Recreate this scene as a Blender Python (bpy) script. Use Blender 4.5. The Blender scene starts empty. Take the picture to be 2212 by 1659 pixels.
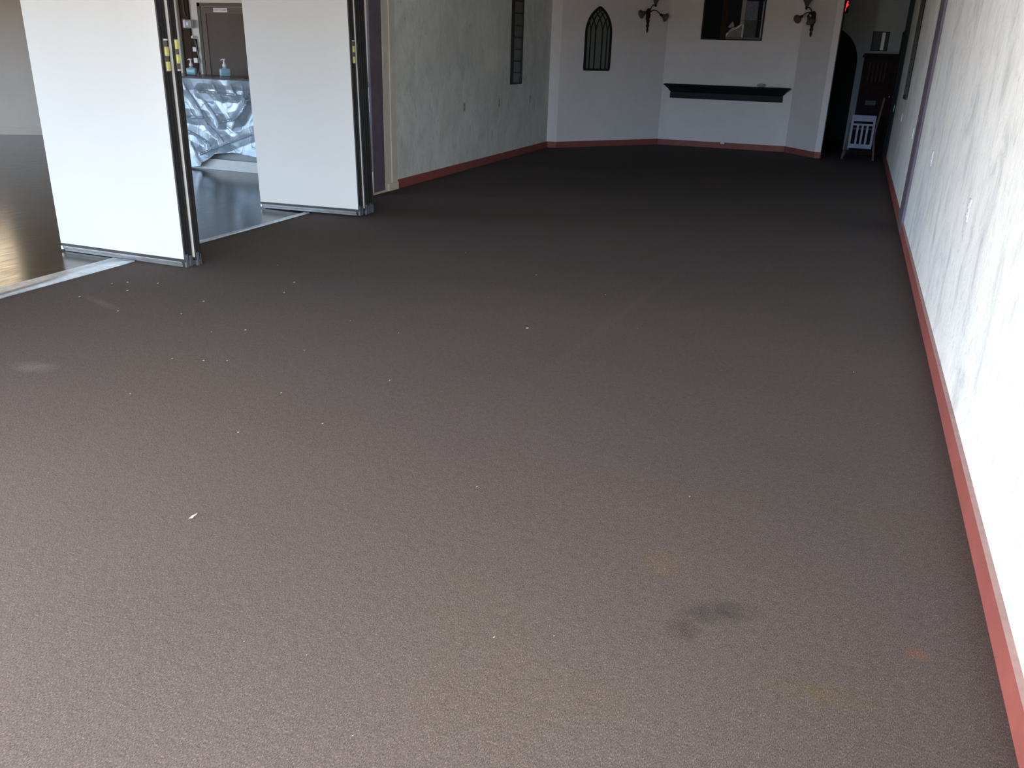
import bpy, bmesh, math, random
from mathutils import Vector, Matrix, noise
random.seed(7)
S = bpy.context.scene
COL = S.collection
PI = math.pi

# ------------------------------------------------------------------ camera
F_PX = 1823.917
YAW, PITCH, ROLL = -0.356907312, 0.376727717, 0.031292946
CAM_H = 1.6
cy, sy, cp, sp = math.cos(YAW), math.sin(YAW), math.cos(PITCH), math.sin(PITCH)
fwd = Vector((sy*cp, cy*cp, -sp)); right = Vector((cy, -sy, 0)); up = right.cross(fwd)
cr, sr = math.cos(ROLL), math.sin(ROLL)
r2 = cr*right + sr*up; u2 = -sr*right + cr*up
cam = bpy.data.cameras.new('camera'); co = bpy.data.objects.new('camera', cam); COL.objects.link(co)
m = Matrix((r2, u2, -fwd)).transposed().to_4x4(); m.translation = (0, 0, CAM_H)
co.matrix_world = m
cam.sensor_width = 36; cam.lens = F_PX/2212*36; cam.clip_start = .05; cam.clip_end = 200
S.camera = co
S.view_settings.view_transform = 'Standard'; S.view_settings.look = 'None'
S.view_settings.gamma = 1; S.view_settings.use_curve_mapping = False
S.view_settings.exposure = 0.0
S.cycles.use_denoising = True
S.cycles.max_bounces = 8; S.cycles.diffuse_bounces = 6; S.cycles.glossy_bounces = 4
S.cycles.sample_clamp_indirect = 8

# ------------------------------------------------------------------ materials
class NT:
    def __init__(s, name):
        s.m = bpy.data.materials.new(name); s.m.use_nodes = True
        s.t = s.m.node_tree; s.b = s.t.nodes['Principled BSDF']
        s.tc = None
    def n(s, kind, **kw):
        x = s.t.nodes.new(kind)
        for k, v in kw.items():
            if hasattr(x, k): setattr(x, k, v)
            else: x.inputs[k.replace('_', ' ')].default_value = v
        return x
    def l(s, a, b): s.t.links.new(a, b)
    def co(s, scale=(1, 1, 1), rot=(0, 0, 0), loc=(0, 0, 0)):
        if not s.tc: s.tc = s.t.nodes.new('ShaderNodeTexCoord')
        mp = s.t.nodes.new('ShaderNodeMapping')
        mp.inputs['Scale'].default_value = scale; mp.inputs['Rotation'].default_value = rot
        mp.inputs['Location'].default_value = loc
        s.l(s.tc.outputs['Object'], mp.inputs['Vector']); return mp.outputs[0]
    def noise(s, vec, scale, detail=3, rough=.55, dist=0):
        x = s.t.nodes.new('ShaderNodeTexNoise')
        x.inputs['Scale'].default_value = scale; x.inputs['Detail'].default_value = detail
        x.inputs['Roughness'].default_value = rough; x.inputs['Distortion'].default_value = dist
        s.l(vec, x.inputs['Vector']); return x.outputs['Fac']
    def ramp(s, fac, stops):
        x = s.t.nodes.new('ShaderNodeValToRGB'); e = x.color_ramp.elements
        while len(e) < len(stops): e.new(.5)
        for i, (p, c) in enumerate(stops):
            e[i].position = p; e[i].color = (*c, 1) if len(c) == 3 else c
        s.l(fac, x.inputs[0]); return x.outputs[0]
    def mix(s, fac, a, b, mode='MIX'):
        x = s.t.nodes.new('ShaderNodeMix'); x.data_type = 'RGBA'; x.blend_type = mode
        for v, k in ((fac, 0), (a, 6), (b, 7)):
            if isinstance(v, (int, float)): x.inputs[k].default_value = v
            elif isinstance(v, tuple): x.inputs[k].default_value = (*v, 1)
            else: s.l(v, x.inputs[k])
        return x.outputs[2]
    def bump(s, h, strength, dist, prev=None):
        x = s.t.nodes.new('ShaderNodeBump'); x.inputs['Strength'].default_value = strength
        x.inputs['Distance'].default_value = dist; s.l(h, x.inputs['Height'])
        if prev: s.l(prev, x.inputs['Normal'])
        return x.outputs[0]
    def set(s, **kw):
        for k, v in kw.items():
            i = s.b.inputs[k.replace('_', ' ')]
            if isinstance(v, tuple): i.default_value = (*v, 1) if len(v) == 3 else v
            elif isinstance(v, (int, float)): i.default_value = v
            else: s.l(v, i)
        return s.m

def simple(name, col, rough=.5, metal=0, var=.12, scale=12, spec=.5, bump=0.0):
    t = NT(name)
    f = t.noise(t.co(), scale, 4)
    lo = tuple(c*(1-var) for c in col); hi = tuple(min(1, c*(1+var)) for c in col)
    c = t.ramp(f, [(.3, lo), (.7, hi)])
    t.set(Base_Color=c, Roughness=rough, Metallic=metal, Specular_IOR_Level=spec)
    if bump:
        t.set(Normal=t.bump(t.noise(t.co(), scale*6, 3), bump, .002))
    return t.m

M = {}
# carpet: heathered cut pile, fibres lying along the length of the room
t = NT('carpet')
fine = t.noise(t.co((1, .42, 1)), 330, 3, .7)
fine2 = t.noise(t.co((1, .38, 1), loc=(3, 1, 0)), 620, 2, .6)
midn = t.noise(t.co((1, .8, 1)), 42, 5, .7)
big = t.noise(t.co(loc=(4, 2, 0)), 1.1, 4, .6, .4)
big2 = t.noise(t.co(loc=(9, 5, 0)), .55, 3, .55, .3)
c = t.ramp(fine, [(.30, (.038, .032, .030)), (.45, (.094, .080, .076)), (.56, (.108, .0925, .0885)), (.70, (.225, .198, .190))])
c = t.mix(t.ramp(fine2, [(.34, (.0, .0, .0)), (.62, (1, 1, 1))]), t.mix(1.0, c, (.78, .77, .77), 'MULTIPLY'), t.mix(1.0, c, (1.14, 1.13, 1.13), 'MULTIPLY'))
c = t.mix(1.0, c, t.ramp(midn, [(.3, (.86, .85, .85)), (.7, (1.12, 1.12, 1.12))]), 'MULTIPLY')
c = t.mix(t.ramp(big, [(.50, (0, 0, 0)), (.75, (.5, .5, .5))]), c, t.mix(1.0, c, (1.02, .98, .84), 'MULTIPLY'))
c = t.mix(1.0, c, t.ramp(big2, [(.3, (.93, .94, .97)), (.7, (1.05, 1.03, 1.0))]), 'MULTIPLY')
# one dark spill mark with its own shape
def spot(t, c, x, y, rx, ry, col, ang=0, soft=.55, seed=0):
    mp = t.n('ShaderNodeMapping'); mp.vector_type = 'TEXTURE'
    mp.inputs['Location'].default_value = (x, y, 0); mp.inputs['Scale'].default_value = (rx, ry, 1)
    mp.inputs['Rotation'].default_value = (0, 0, ang)
    t.l(t.tc.outputs['Object'], mp.inputs['Vector'])
    g = t.n('ShaderNodeTexGradient'); g.gradient_type = 'SPHERICAL'; t.l(mp.outputs[0], g.inputs[0])
    nn = t.noise(t.co(loc=(seed, 0, 0)), 14, 3)
    mm = t.n('ShaderNodeMath'); mm.operation = 'MULTIPLY'; t.l(g.outputs['Fac'], mm.inputs[0]); t.l(nn, mm.inputs[1])
    f = t.ramp(mm.outputs[0], [(.02, (0, 0, 0)), (soft, (1, 1, 1))])
    return t.mix(f, c, t.mix(1.0, c, col, 'MULTIPLY'))
c = spot(t, c, -.145, 2.27, .16, .075, (.55, .58, .58), .5)
c = spot(t, c, -.23, 2.14, .07, .07, (.6, .6, .6), .3, seed=2)
c = spot(t, c, .43, 2.30, .05, .04, (1.5, 1.0, .75), 0, seed=5)
c = spot(t, c, .17, 2.02, .22, .08, (1.08, 1.04, .80), .1, seed=4)
c = spot(t, c, -.36, 2.47, .1, .12, (1.15, 1.08, .82), 0, seed=6)
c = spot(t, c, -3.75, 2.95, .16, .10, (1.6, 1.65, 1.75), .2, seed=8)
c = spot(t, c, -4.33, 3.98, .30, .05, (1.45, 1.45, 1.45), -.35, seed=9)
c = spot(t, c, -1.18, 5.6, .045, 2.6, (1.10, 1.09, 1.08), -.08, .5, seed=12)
nrm = t.bump(fine, .55, .004); nrm = t.bump(midn, .25, .006, nrm)
t.set(Base_Color=c, Roughness=.95, Specular_IOR_Level=.05, Normal=nrm, Sheen_Weight=.018, Sheen_Roughness=.6, Sheen_Tint=(.6, .8, 1.0))
M['carpet'] = t.m

def plaster(name, lo, mid, hi, bump=.5, rough=.55, spec=.25):
    """trowelled wall: cloudy patches, short upright trowel ridges, worn darker scuffs"""
    t = NT(name)
    a = t.noise(t.co((1, 1, .62)), 3.1, 5, .6, .9)
    b = t.noise(t.co((1.1, 1.1, .5), loc=(5, 3, 1)), 9.5, 5, .62, 1.6)
    e_ = t.noise(t.co((1, 1, .55), loc=(2, 8, 4)), 26, 4, .6, .8)
    d = t.noise(t.co(loc=(1, 7, 2)), .9, 3)
    c = t.ramp(a, [(.32, lo), (.47, mid), (.62, hi)])
    c = t.mix(1.0, c, t.ramp(b, [(.30, (.78, .80, .83)), (.40, (.97, .97, .98)), (.72, (1.05, 1.05, 1.03))]), 'MULTIPLY')
    c = t.mix(1.0, c, t.ramp(e_, [(.29, (.78, .80, .82)), (.39, (1, 1, 1)), (.75, (1.03, 1.03, 1.02))]), 'MULTIPLY')
    c = t.mix(1.0, c, t.ramp(d, [(.3, (.95, .96, .98)), (.7, (1.03, 1.02, 1.0))]), 'MULTIPLY')
    ridg = t.ramp(b, [(.36, (0, 0, 0)), (.43, (1, 1, 1)), (.52, (.55, .55, .55)), (.60, (.9, .9, .9)), (.8, (.6, .6, .6))])
    n1 = t.bump(a, bump*.7, .03); n1 = t.bump(ridg, bump, .008, n1); n1 = t.bump(e_, bump*.5, .004, n1)
    t.set(Base_Color=c, Roughness=rough, Normal=n1, Specular_IOR_Level=spec)
    return t.m
M['plaster_right'] = plaster('plaster_right', (.66, .675, .67), (.84, .85, .835), (.90, .90, .88), .42)
M['plaster_left'] = plaster('plaster_left', (.62, .65, .62), (.71, .745, .71), (.78, .81, .775), .22, .7, .12)
M['paint_bay'] = simple('paint_bay', (.765, .735, .73), .7, var=.03, scale=3, spec=.12)
M['paint_cream'] = simple('paint_cream', (.66, .64, .56), .5, var=.05, scale=6, spec=.4)
M['paint_far'] = simple('paint_far', (.66, .64, .61), .6, var=.04, scale=3, spec=.3)
M['paint_taupe'] = simple('paint_taupe', (.31, .245, .18), .28, var=.04, scale=2, spec=.5)
M['purple'] = simple('purple_paint', (.150, .130, .165), .6, var=.12, scale=7, spec=.2)
M['base_red'] = simple('base_red', (.275, .085, .073), .5, var=.12, scale=6, spec=.18)
M['base_dust'] = simple('base_dust', (.40, .26, .25), .6, var=.10, scale=20)  # paler red, the white wall's reflection painted onto the board tops
M['ceiling'] = simple('ceiling_tile', (.27, .20, .14), .9, var=.05, scale=3)
M['black_alu'] = simple('black_aluminium', (.026, .023, .022), .5, .2, var=.25, scale=20)
M['dark_seal'] = simple('dark_rubber_seal', (.014, .016, .019), .5, var=.2, scale=30)
M['blue_seal'] = simple('grey_vinyl_sweep', (.085, .10, .12), .42, var=.35, scale=26)
M['grey_seal'] = simple('grey_bottom_seal', (.17, .175, .18), .35, .3, var=.18, scale=9)
M['alu'] = simple('aluminium_sill', (.62, .69, .76), .34, .75, var=.22, scale=14, bump=.25)
t = NT('panel_vinyl')
w = t.noise(t.co((1, 1, 1)), 420, 2); g = t.noise(t.co(), 1.2, 3)
c = t.ramp(g, [(.3, (.575, .57, .545)), (.7, (.60, .595, .57))])
c = t.mix(t.ramp(t.noise(t.co(loc=(2, 2, 2)), 17, 2), [(.72, (0, 0, 0)), (.78, (.35, .35, .35))]), c, (.55, .54, .52))
t.set(Base_Color=c, Roughness=.55, Specular_IOR_Level=.35, Normal=t.bump(w, .2, .001)); M['vinyl'] = t.m
M['yellow'] = simple('yellow_foam', (.62, .58, .20), .7, var=.12, scale=60)
M['latch_grey'] = simple('latch_grey', (.13, .13, .12), .5, var=.3, scale=50)
M['white_plastic'] = simple('white_plastic', (.72, .74, .75), .4, var=.04)
M['grey_plastic'] = simple('grey_plastic', (.24, .25, .26), .4, var=.08)
M['dark_screen'] = simple('dark_screen', (.035, .038, .045), .2)
M['almond'] = simple('outlet_plate', (.42, .43, .38), .45, var=.06)
M['slot'] = simple('slot_dark', (.03, .03, .03), .6)
M['door_brown'] = simple('door_brown', (.145, .115, .102), .6, var=.05, scale=4, spec=.12)
M['door_recess'] = simple('door_recess', (.112, .092, .083), .6, var=.05, scale=4, spec=.1)
M['door_frame'] = simple('door_frame_grey', (.115, .108, .092), .6, var=.08, scale=6, spec=.12)
M['sign_white'] = simple('sign_white', (.66, .67, .68), .5, var=.05)
M['ink'] = simple('ink_grey', (.12, .13, .15), .7)
t = NT('brown_wood')
wv = t.noise(t.co((9, 9, .6)), 4, 5)
t.set(Base_Color=t.ramp(wv, [(.3, (.026, .015, .010)), (.7, (.055, .031, .020))]), Roughness=.6, Specular_IOR_Level=.12); M['brown_wood'] = t.m
M['iron'] = simple('black_iron', (.011, .012, .011), .45, .3, var=.2, scale=30)
M['smoky_pale'] = simple('smoky_pale', (.16, .175, .155), .4, .05, var=.1, scale=3, spec=.15)
M['smoky'] = simple('smoky_mirror', (.095, .105, .095), .22, .15, var=.12, scale=3)
M['mantel'] = simple('mantel_black', (.014, .014, .016), .5, var=.2, scale=8, spec=.12)
M['bronze'] = simple('aged_bronze', (.030, .013, .007), .55, .2, var=.35, scale=40, spec=.2)
M['brass'] = simple('brass', (.85, .50, .10), .25, 1.0)
M['slat_dark'] = simple('slat_dark', (.024, .013, .014), .6, var=.2, spec=.15)
M['dark_wood'] = simple('dark_chair_wood', (.016, .010, .011), .7, var=.2, spec=.06)
M['chair_rail_wood'] = simple('chair_rail_wood', (.10, .072, .062), .6, var=.2, scale=20, spec=.1)
M['pale_slat'] = simple('pale_blue_slats', (.17, .215, .33), .5, var=.12, scale=10)
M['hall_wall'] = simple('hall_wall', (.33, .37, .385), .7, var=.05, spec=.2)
M['hall_teal'] = simple('hall_teal', (.085, .125, .14), .7, var=.1, spec=.15)  # wall end coloured dark, the shade of the passage painted in
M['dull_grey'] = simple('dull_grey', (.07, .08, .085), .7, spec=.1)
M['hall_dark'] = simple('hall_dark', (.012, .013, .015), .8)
M['hall_floor'] = simple('hall_floor', (.02, .018, .018), .5)
M['bar_body'] = simple('bar_body', (.16, .18, .20), .55, var=.1)
M['bar_plinth'] = simple('bar_plinth', (.40, .43, .44), .55, var=.06)
M['bar_top'] = simple('bar_top', (.045, .038, .042), .22, var=.2, scale=4)
M['lint'] = simple('lint_white', (.52, .51, .49), .8, var=.08)
M['window_frame'] = simple('window_frame_bronze', (.05, .045, .04), .4, .5)
# polished floor of the bar room
t = NT('polished_floor')
br = t.n('ShaderNodeTexBrick'); br.offset = .37
br.inputs['Scale'].default_value = 1; br.inputs['Brick Width'].default_value = 2.4; br.inputs['Row Height'].default_value = .31
br.inputs['Mortar Size'].default_value = .0035; br.inputs['Mortar Smooth'].default_value = .3
br.inputs['Color1'].default_value = (1, 1, 1, 1); br.inputs['Color2'].default_value = (.90, .90, .90, 1); br.inputs['Mortar'].default_value = (.25, .25, .25, 1)
t.l(t.co((1, 1, 1), rot=(0, 0, PI/2)), br.inputs['Vector'])
cl = t.noise(t.co(), 2.2, 6, .6); scr = t.noise(t.co((1, .12, 1)), 30, 4, .7)
c = t.ramp(cl, [(.3, (.025, .024, .022)), (.7, (.055, .051, .046))])
c = t.mix(1.0, c, br.outputs['Color'], 'MULTIPLY')
c = t.mix(t.ramp(t.noise(t.co((1, .4, 1), loc=(3, 3, 0)), 4.3, 1), [(.76, (0, 0, 0)), (.78, (.8, .8, .8))]), c, (.01, .01, .01))
rg = t.ramp(scr, [(.3, (.13, .13, .13)), (.7, (.24, .24, .24))])
t.set(Base_Color=c, Roughness=rg, Specular_IOR_Level=.7, Normal=t.bump(t.noise(t.co(), 3, 2), .02, .01)); M['polished'] = t.m
# silver plastic sheet
t = NT('silver_sheet')
f = t.noise(t.co(), 6, 4); cr_ = t.noise(t.co((1, 1, 1)), 38, 5, .7, .8)
t.set(Base_Color=t.ramp(f, [(.3, (.20, .26, .32)), (.7, (.33, .40, .47))]), Metallic=.30, Roughness=.36, Specular_IOR_Level=.8,
      Normal=t.bump(cr_, .10, .008)); M['sheet'] = t.m
# clear / tinted glass
def glass(name, col, mixf, rough=.1):
    t = NT(name)
    tr = t.n('ShaderNodeBsdfTransparent'); tr.inputs[0].default_value = (*col, 1)
    mx = t.n('ShaderNodeMixShader'); mx.inputs[0].default_value = mixf
    out = t.t.nodes['Material Output']
    t.set(Base_Color=col, Roughness=rough)
    t.l(tr.outputs[0], mx.inputs[1]); t.l(t.b.outputs[0], mx.inputs[2]); t.l(mx.outputs[0], out.inputs[0])
    return t.m
M['shade_glass'] = glass('shade_glass', (.36, .35, .33), .25, .5)
M['bottle_clear'] = glass('bottle_clear', (.62, .86, .93), .45, .15)
M['clear_wrap'] = glass('clear_wrap', (.8, .8, .82), .3, .2)
M['pump_white'] = simple('pump_white', (.80, .83, .86), .35, var=.03)
M['gel_blue'] = simple('gel_blue', (.42, .68, .78), .25, var=.1, scale=30)
def emit(name, col, st):
    t = NT(name); t.set(Base_Color=(.02, .02, .02), Emission_Color=col, Emission_Strength=st); return t.m
M['exit_red'] = emit('exit_red', (1.0, .02, .05), 1.6)
M['lit_window'] = emit('lit_window', (1.0, .80, .56), 5.2)
for k, cc in (('g_dark', (.012, .016, .018)), ('g_black', (.006, .006, .006)), ('g_brown', (.030, .020, .012)), ('g_grey', (.30, .30, .31)),
              ('g_blue', (.16, .17, .22)), ('g_teal', (.075, .085, .085)), ('g_sand', (.22, .21, .19))):
    M[k] = simple('pane_'+k, cc, .6, spec=.08, var=.22 if k in ('g_blue', 'g_teal', 'g_sand') else .1, scale=26)

# ------------------------------------------------------------------ mesh helpers
def mesh_obj(name, bm, mat, parent=None, smooth=False):
    me = bpy.data.meshes.new(name); bmesh.ops.recalc_face_normals(bm, faces=bm.faces); bm.to_mesh(me); bm.free()
    o = bpy.data.objects.new(name, me); COL.objects.link(o)
    for mm in (mat if isinstance(mat, (list, tuple)) else [mat]): me.materials.append(M[mm] if isinstance(mm, str) else mm)
    if smooth:
        for p in me.polygons: p.use_smooth = True
    if parent: o.parent = parent
    return o
def add_box(bm, x0, x1, y0, y1, z0, z1, mi=0, bev=0):
    vs = [bm.verts.new((x, y, z)) for x in (x0, x1) for y in (y0, y1) for z in (z0, z1)]
    q = [(0, 1, 3, 2), (4, 6, 7, 5), (0, 4, 5, 1), (2, 3, 7, 6), (0, 2, 6, 4), (1, 5, 7, 3)]
    fs = [bm.faces.new([vs[i] for i in f]) for f in q]
    for f in fs: f.material_index = mi
    if bev:
        es = list({e for f in fs for e in f.edges})
        bmesh.ops.bevel(bm, geom=es, offset=bev, segments=2, affect='EDGES', profile=.6)
    return vs
def box(name, x0, x1, y0, y1, z0, z1, mat, parent=None, bev=0):
    bm = bmesh.new(); add_box(bm, x0, x1, y0, y1, z0, z1, 0, bev); return mesh_obj(name, bm, mat, parent)
def add_prism(bm, pts, z0, z1, mi=0):
    a = [bm.verts.new((x, y, z0)) for x, y in pts]; b = [bm.verts.new((x, y, z1)) for x, y in pts]
    n = len(pts); fs = [bm.faces.new(a[::-1]), bm.faces.new(b)]
    for i in range(n): fs.append(bm.faces.new((a[i], a[(i+1) % n], b[(i+1) % n], b[i])))
    for f in fs: f.material_index = mi
def add_tube(bm, pts, rad, seg=8, mi=0):
    rings = []
    P = [Vector(p) for p in pts]
    R = rad if isinstance(rad, (list, tuple)) else [rad]*len(P)
    for i, p in enumerate(P):
        d = (P[min(i+1, len(P)-1)] - P[max(i-1, 0)]).normalized()
        a = d.cross(Vector((0, 0, 1)) if abs(d.z) < .9 else Vector((1, 0, 0))).normalized(); b = d.cross(a)
        rings.append([bm.verts.new(p + R[i]*(math.cos(2*PI*k/seg)*a + math.sin(2*PI*k/seg)*b)) for k in range(seg)])
    for i in range(len(P)-1):
        for k in range(seg):
            bm.faces.new((rings[i][k], rings[i][(k+1) % seg], rings[i+1][(k+1) % seg], rings[i+1][k])).material_index = mi
    bm.faces.new(rings[0][::-1]).material_index = mi; bm.faces.new(rings[-1]).material_index = mi
def add_bar(bm, a, b, w, d, n, mi=0):
    """rectangular bar from a to b, width w in the plane normal to n, depth d along n"""
    a, b, n = Vector(a), Vector(b), Vector(n).normalized(); t_ = (b-a).normalized(); s_ = t_.cross(n).normalized()
    vs = []
    for p in (a, b):
        for i, j in ((-1, -1), (1, -1), (1, 1), (-1, 1)): vs.append(bm.verts.new(p + s_*w/2*i + n*d/2*j))
    for f in ((3, 2, 1, 0), (4, 5, 6, 7), (0, 1, 5, 4), (1, 2, 6, 5), (2, 3, 7, 6), (3, 0, 4, 7)):
        bm.faces.new([vs[i] for i in f]).material_index = mi
def add_lathe(bm, prof, M4=Matrix(), seg=16, mi=0, cap=True, lobes=0, lob=0):
    rings = []
    for r, z in prof:
        rings.append([bm.verts.new(M4 @ Vector((r*(1+lob*math.cos(lobes*2*PI*k/seg))*math.cos(2*PI*k/seg), r*(1+lob*math.cos(lobes*2*PI*k/seg))*math.sin(2*PI*k/seg), z))) for k in range(seg)])
    for i in range(len(prof)-1):
        for k in range(seg):
            bm.faces.new((rings[i][k], rings[i][(k+1) % seg], rings[i+1][(k+1) % seg], rings[i+1][k])).material_index = mi
    if cap:
        bm.faces.new(rings[0][::-1]).material_index = mi; bm.faces.new(rings[-1]).material_index = mi
def tag(o, label=None, cat=None, group=None, kind=None):
    if label: o['label'] = label
    if cat: o['category'] = cat
    if group: o['group'] = group
    if kind: o['kind'] = kind
    return o
def thing(name, label, cat, loc=(0, 0, 0), rz=0, group=None):
    o = bpy.data.objects.new(name, None); COL.objects.link(o); o.location = loc; o.rotation_euler = (0, 0, rz)
    o.empty_display_size = .1
    return tag(o, label, cat, group)
def struct(o, label, cat): return tag(o, label, cat, kind='structure')
def text_bm(bm, body, size, Mx, ext=.0008, mi=0, xscale=1.0):
    cu = bpy.data.curves.new('txt', 'FONT'); cu.body = body; cu.size = size; cu.extrude = ext
    cu.align_x = 'CENTER'; cu.align_y = 'CENTER'
    o = bpy.data.objects.new('txt', cu); COL.objects.link(o)
    me = bpy.data.meshes.new_from_object(o); bpy.data.objects.remove(o); bpy.data.curves.remove(cu)
    me.transform(Mx @ Matrix.Scale(xscale, 4, (1, 0, 0)))
    n0 = len(bm.faces); bm.from_mesh(me); bm.faces.ensure_lookup_table()
    for f in bm.faces[n0:]: f.material_index = mi
    bpy.data.meshes.remove(me)

# ------------------------------------------------------------------ the shell
H = 2.9; YF = -2.2; XR = .656; XL = -4.99
struct(box('floor', -4.972, XR+.1, YF-.1, 17.1, -.06, 0, 'carpet'), 'brown heathered carpet covering the dining room', 'carpet')
struct(box('floor_bar', -16.2, -4.972, YF-.1, 13.2, -.06, -.004, 'polished'), 'dark polished floor of the bar room', 'floor')
struct(box('floor_hall', -3.4, XR+.1, 17.1, 20.2, -.06, -.002, 'hall_floor'), 'dark floor of the back passage', 'floor')
struct(box('ceiling', -16.2, XR+.1, YF-.1, 20.2, H, H+.1, 'ceiling'), 'plain ceiling above both rooms', 'ceiling')
bm = bmesh.new(); add_box(bm, XR, XR+.14, -.2, 15.9, -.06, H)
for (a_, b_, z0, z1) in ((YF-.1, -2.0, -.06, H), (-2.0, -.2, -.06, .25), (-2.0, -.2, 2.45, H)): add_box(bm, XR, XR+.14, a_, b_, z0, z1)
struct(mesh_obj('wall_right', bm, 'plaster_right'), 'right wall in mottled white and grey trowelled plaster', 'wall')
struct(box('wall_left', XL-.15, XL, 9.19, 14.9, -.06, H, 'plaster_left'), 'left wall in grey green trowelled plaster beyond the opening', 'wall')
struct(box('wall_hall_right', XR, XR+.14, 15.9, 20.2, -.06, H, 'hall_teal'), 'dark teal right side of the passage', 'wall')
# bay at the far end
P0 = (XL, 14.76); P1 = (-4.825, 14.81); P2 = (-3.385, 16.62); P3 = (-1.05, 16.74); P4 = (-.50, 16.03); P5 = (-.40, 16.02)
def wall_seg(name, a, b, th, mat, label, z0=-.06, z1=H):
    a, b = Vector(a), Vector(b); d = (b-a).normalized(); n = Vector((-d.y, d.x))
    bm = bmesh.new(); add_prism(bm, [tuple(a), tuple(b), tuple(b+n*th), tuple(a+n*th)], z0, z1)
    return struct(mesh_obj(name, bm, mat), label, 'wall')
wall_seg('wall_bay_corner', P0, P1, .12, 'paint_bay', 'short pale return wall at the left end of the bay')
wall_seg('wall_bay_left', P1, P2, .12, 'paint_bay', 'angled pale wall with the arched iron decoration')
wall_seg('wall_back', P2, P3, .12, 'paint_bay', 'pale far wall behind the black mantel shelf')
wall_seg('wall_bay_right', P3, P4, .12, 'paint_bay', 'angled pale wall at the right of the mantel')
wall_seg('wall_bay_end', P4, P5, .10, 'paint_bay', 'narrow wall end beside the dark passage')
# passage
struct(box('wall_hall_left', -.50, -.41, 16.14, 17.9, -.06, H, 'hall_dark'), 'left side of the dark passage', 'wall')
bm = bmesh.new(); YH = 18.0
pts = []
for k in range(17):
    a = PI/2*(1-k/16)
    pts.append((-.62+.56*math.cos(a), 1.52+.64*math.sin(a)))
outer = [(-.62, H)] + [(XR, H)] + [(XR, -.06)] + [(-.06, -.06)] + pts[::-1]
a = [bm.verts.new((x, YH, z)) for x, z in outer]; b = [bm.verts.new((x, YH+.12, z)) for x, z in outer]
bm.faces.new(a); bm.faces.new(b[::-1])
for i in range(len(outer)): bm.faces.new((a[i], a[(i+1) % len(outer)], b[(i+1) % len(outer)], b[i]))
struct(mesh_obj('wall_hall_back', bm, 'hall_wall'), 'grey passage wall with a dark arched opening', 'wall')
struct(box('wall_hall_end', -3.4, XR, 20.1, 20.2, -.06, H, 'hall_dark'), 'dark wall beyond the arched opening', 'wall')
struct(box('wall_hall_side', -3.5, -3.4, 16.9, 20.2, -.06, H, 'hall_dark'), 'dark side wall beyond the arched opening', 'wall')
# bar room walls
struct(box('wall_bar_back', -12.45, XL-.15, 11.6, 11.75, -.06, H, 'paint_far'), 'pale wall behind the bar', 'wall')
wall_seg('wall_bar_corner', (-16.2, 9.13), (-12.45, 11.6), .12, 'paint_taupe', 'taupe wall at the far left of the bar room')
bm = bmesh.new()
for (a_, b_, z0, z1) in ((YF-.1, -1.5, -.06, H), (4.5, 9.2, -.06, H), (-1.5, 4.5, -.06, .25), (-1.5, 4.5, 2.45, H)): add_box(bm, -16.3, -16.2, a_, b_, z0, z1)
struct(mesh_obj('wall_bar_left', bm, 'paint_taupe'), 'outer left wall of the bar room', 'wall')
bm = bmesh.new()
d = Vector((3.75, 2.47)).normalized(); n = Vector((d.y, -d.x))
a = Vector((-16.2, 9.13)); b = Vector((-12.45, 11.6))
add_prism(bm, [tuple(a+n*.015), tuple(b+n*.015), tuple(b), tuple(a)], -.004, .11)
struct(mesh_obj('baseboard_bar', bm, 'paint_taupe'), 'taupe baseboard of the bar room wall', 'baseboard')
# bright transom glass high in the bar room wall
bm = bmesh.new(); p = a + d*1.75; q = a + d*3.12
add_prism(bm, [tuple(p+n*.03), tuple(q+n*.03), tuple(q), tuple(p)], 1.92, 2.80)
wf = struct(mesh_obj('window_1', bm, 'window_frame'), 'high lit window in the bar room wall', 'window')
bm = bmesh.new(); p = p+d*.05; q = q-d*.05
add_prism(bm, [tuple(p+n*.036), tuple(q+n*.036), tuple(q+n*.03), tuple(p+n*.03)], 1.97, 2.75)
mesh_obj('pane', bm, 'lit_window', wf)
# front wall with shop windows (behind the camera)
struct(box('wall_front', -16.2, XR, YF-.15, YF, 2.45, H, 'paint_far'), 'front wall above the shop windows', 'wall')
struct(box('wall_front_sill', -16.2, XR, YF-.15, YF, -.06, .25, 'paint_far'), 'low front wall below the shop windows', 'wall')
xs = [-16.2, -13.4, -10.6, -7.8, -5.2, -2.4, .35]
WN = 2
for i, x in enumerate(xs):
    struct(box('wall_front_pier', x, x+(.30 if i < 6 else XR-.35), YF-.15, YF, .25, 2.45, 'paint_far'), 'pier between the shop windows', 'wall')
    if i < 6:
        x0, x1 = x+.30, xs[i+1]; bm = bmesh.new()
        for (u0, u1, v0, v1) in ((x0, x0+.05, .25, 2.45), (x1-.05, x1, .25, 2.45), (x0, x1, .25, .30), (x0, x1, 2.40, 2.45), ((x0+x1)/2-.025, (x0+x1)/2+.025, .25, 2.45)):
            add_box(bm, u0, u1, YF-.10, YF-.04, v0, v1)
        struct(mesh_obj('window_%d' % WN, bm, 'window_frame'), 'shop window frame in the front wall', 'window'); WN += 1
        L = bpy.data.lights.new('portal', 'AREA'); L.shape = 'RECTANGLE'; L.size = x1-x0; L.size_y = 2.2
        L.cycles.is_portal = True
        lo = bpy.data.objects.new('portal', L); COL.objects.link(lo); lo.location = ((x0+x1)/2, YF-.16, 1.35); lo.rotation_euler = (PI/2, 0, 0)

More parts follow.
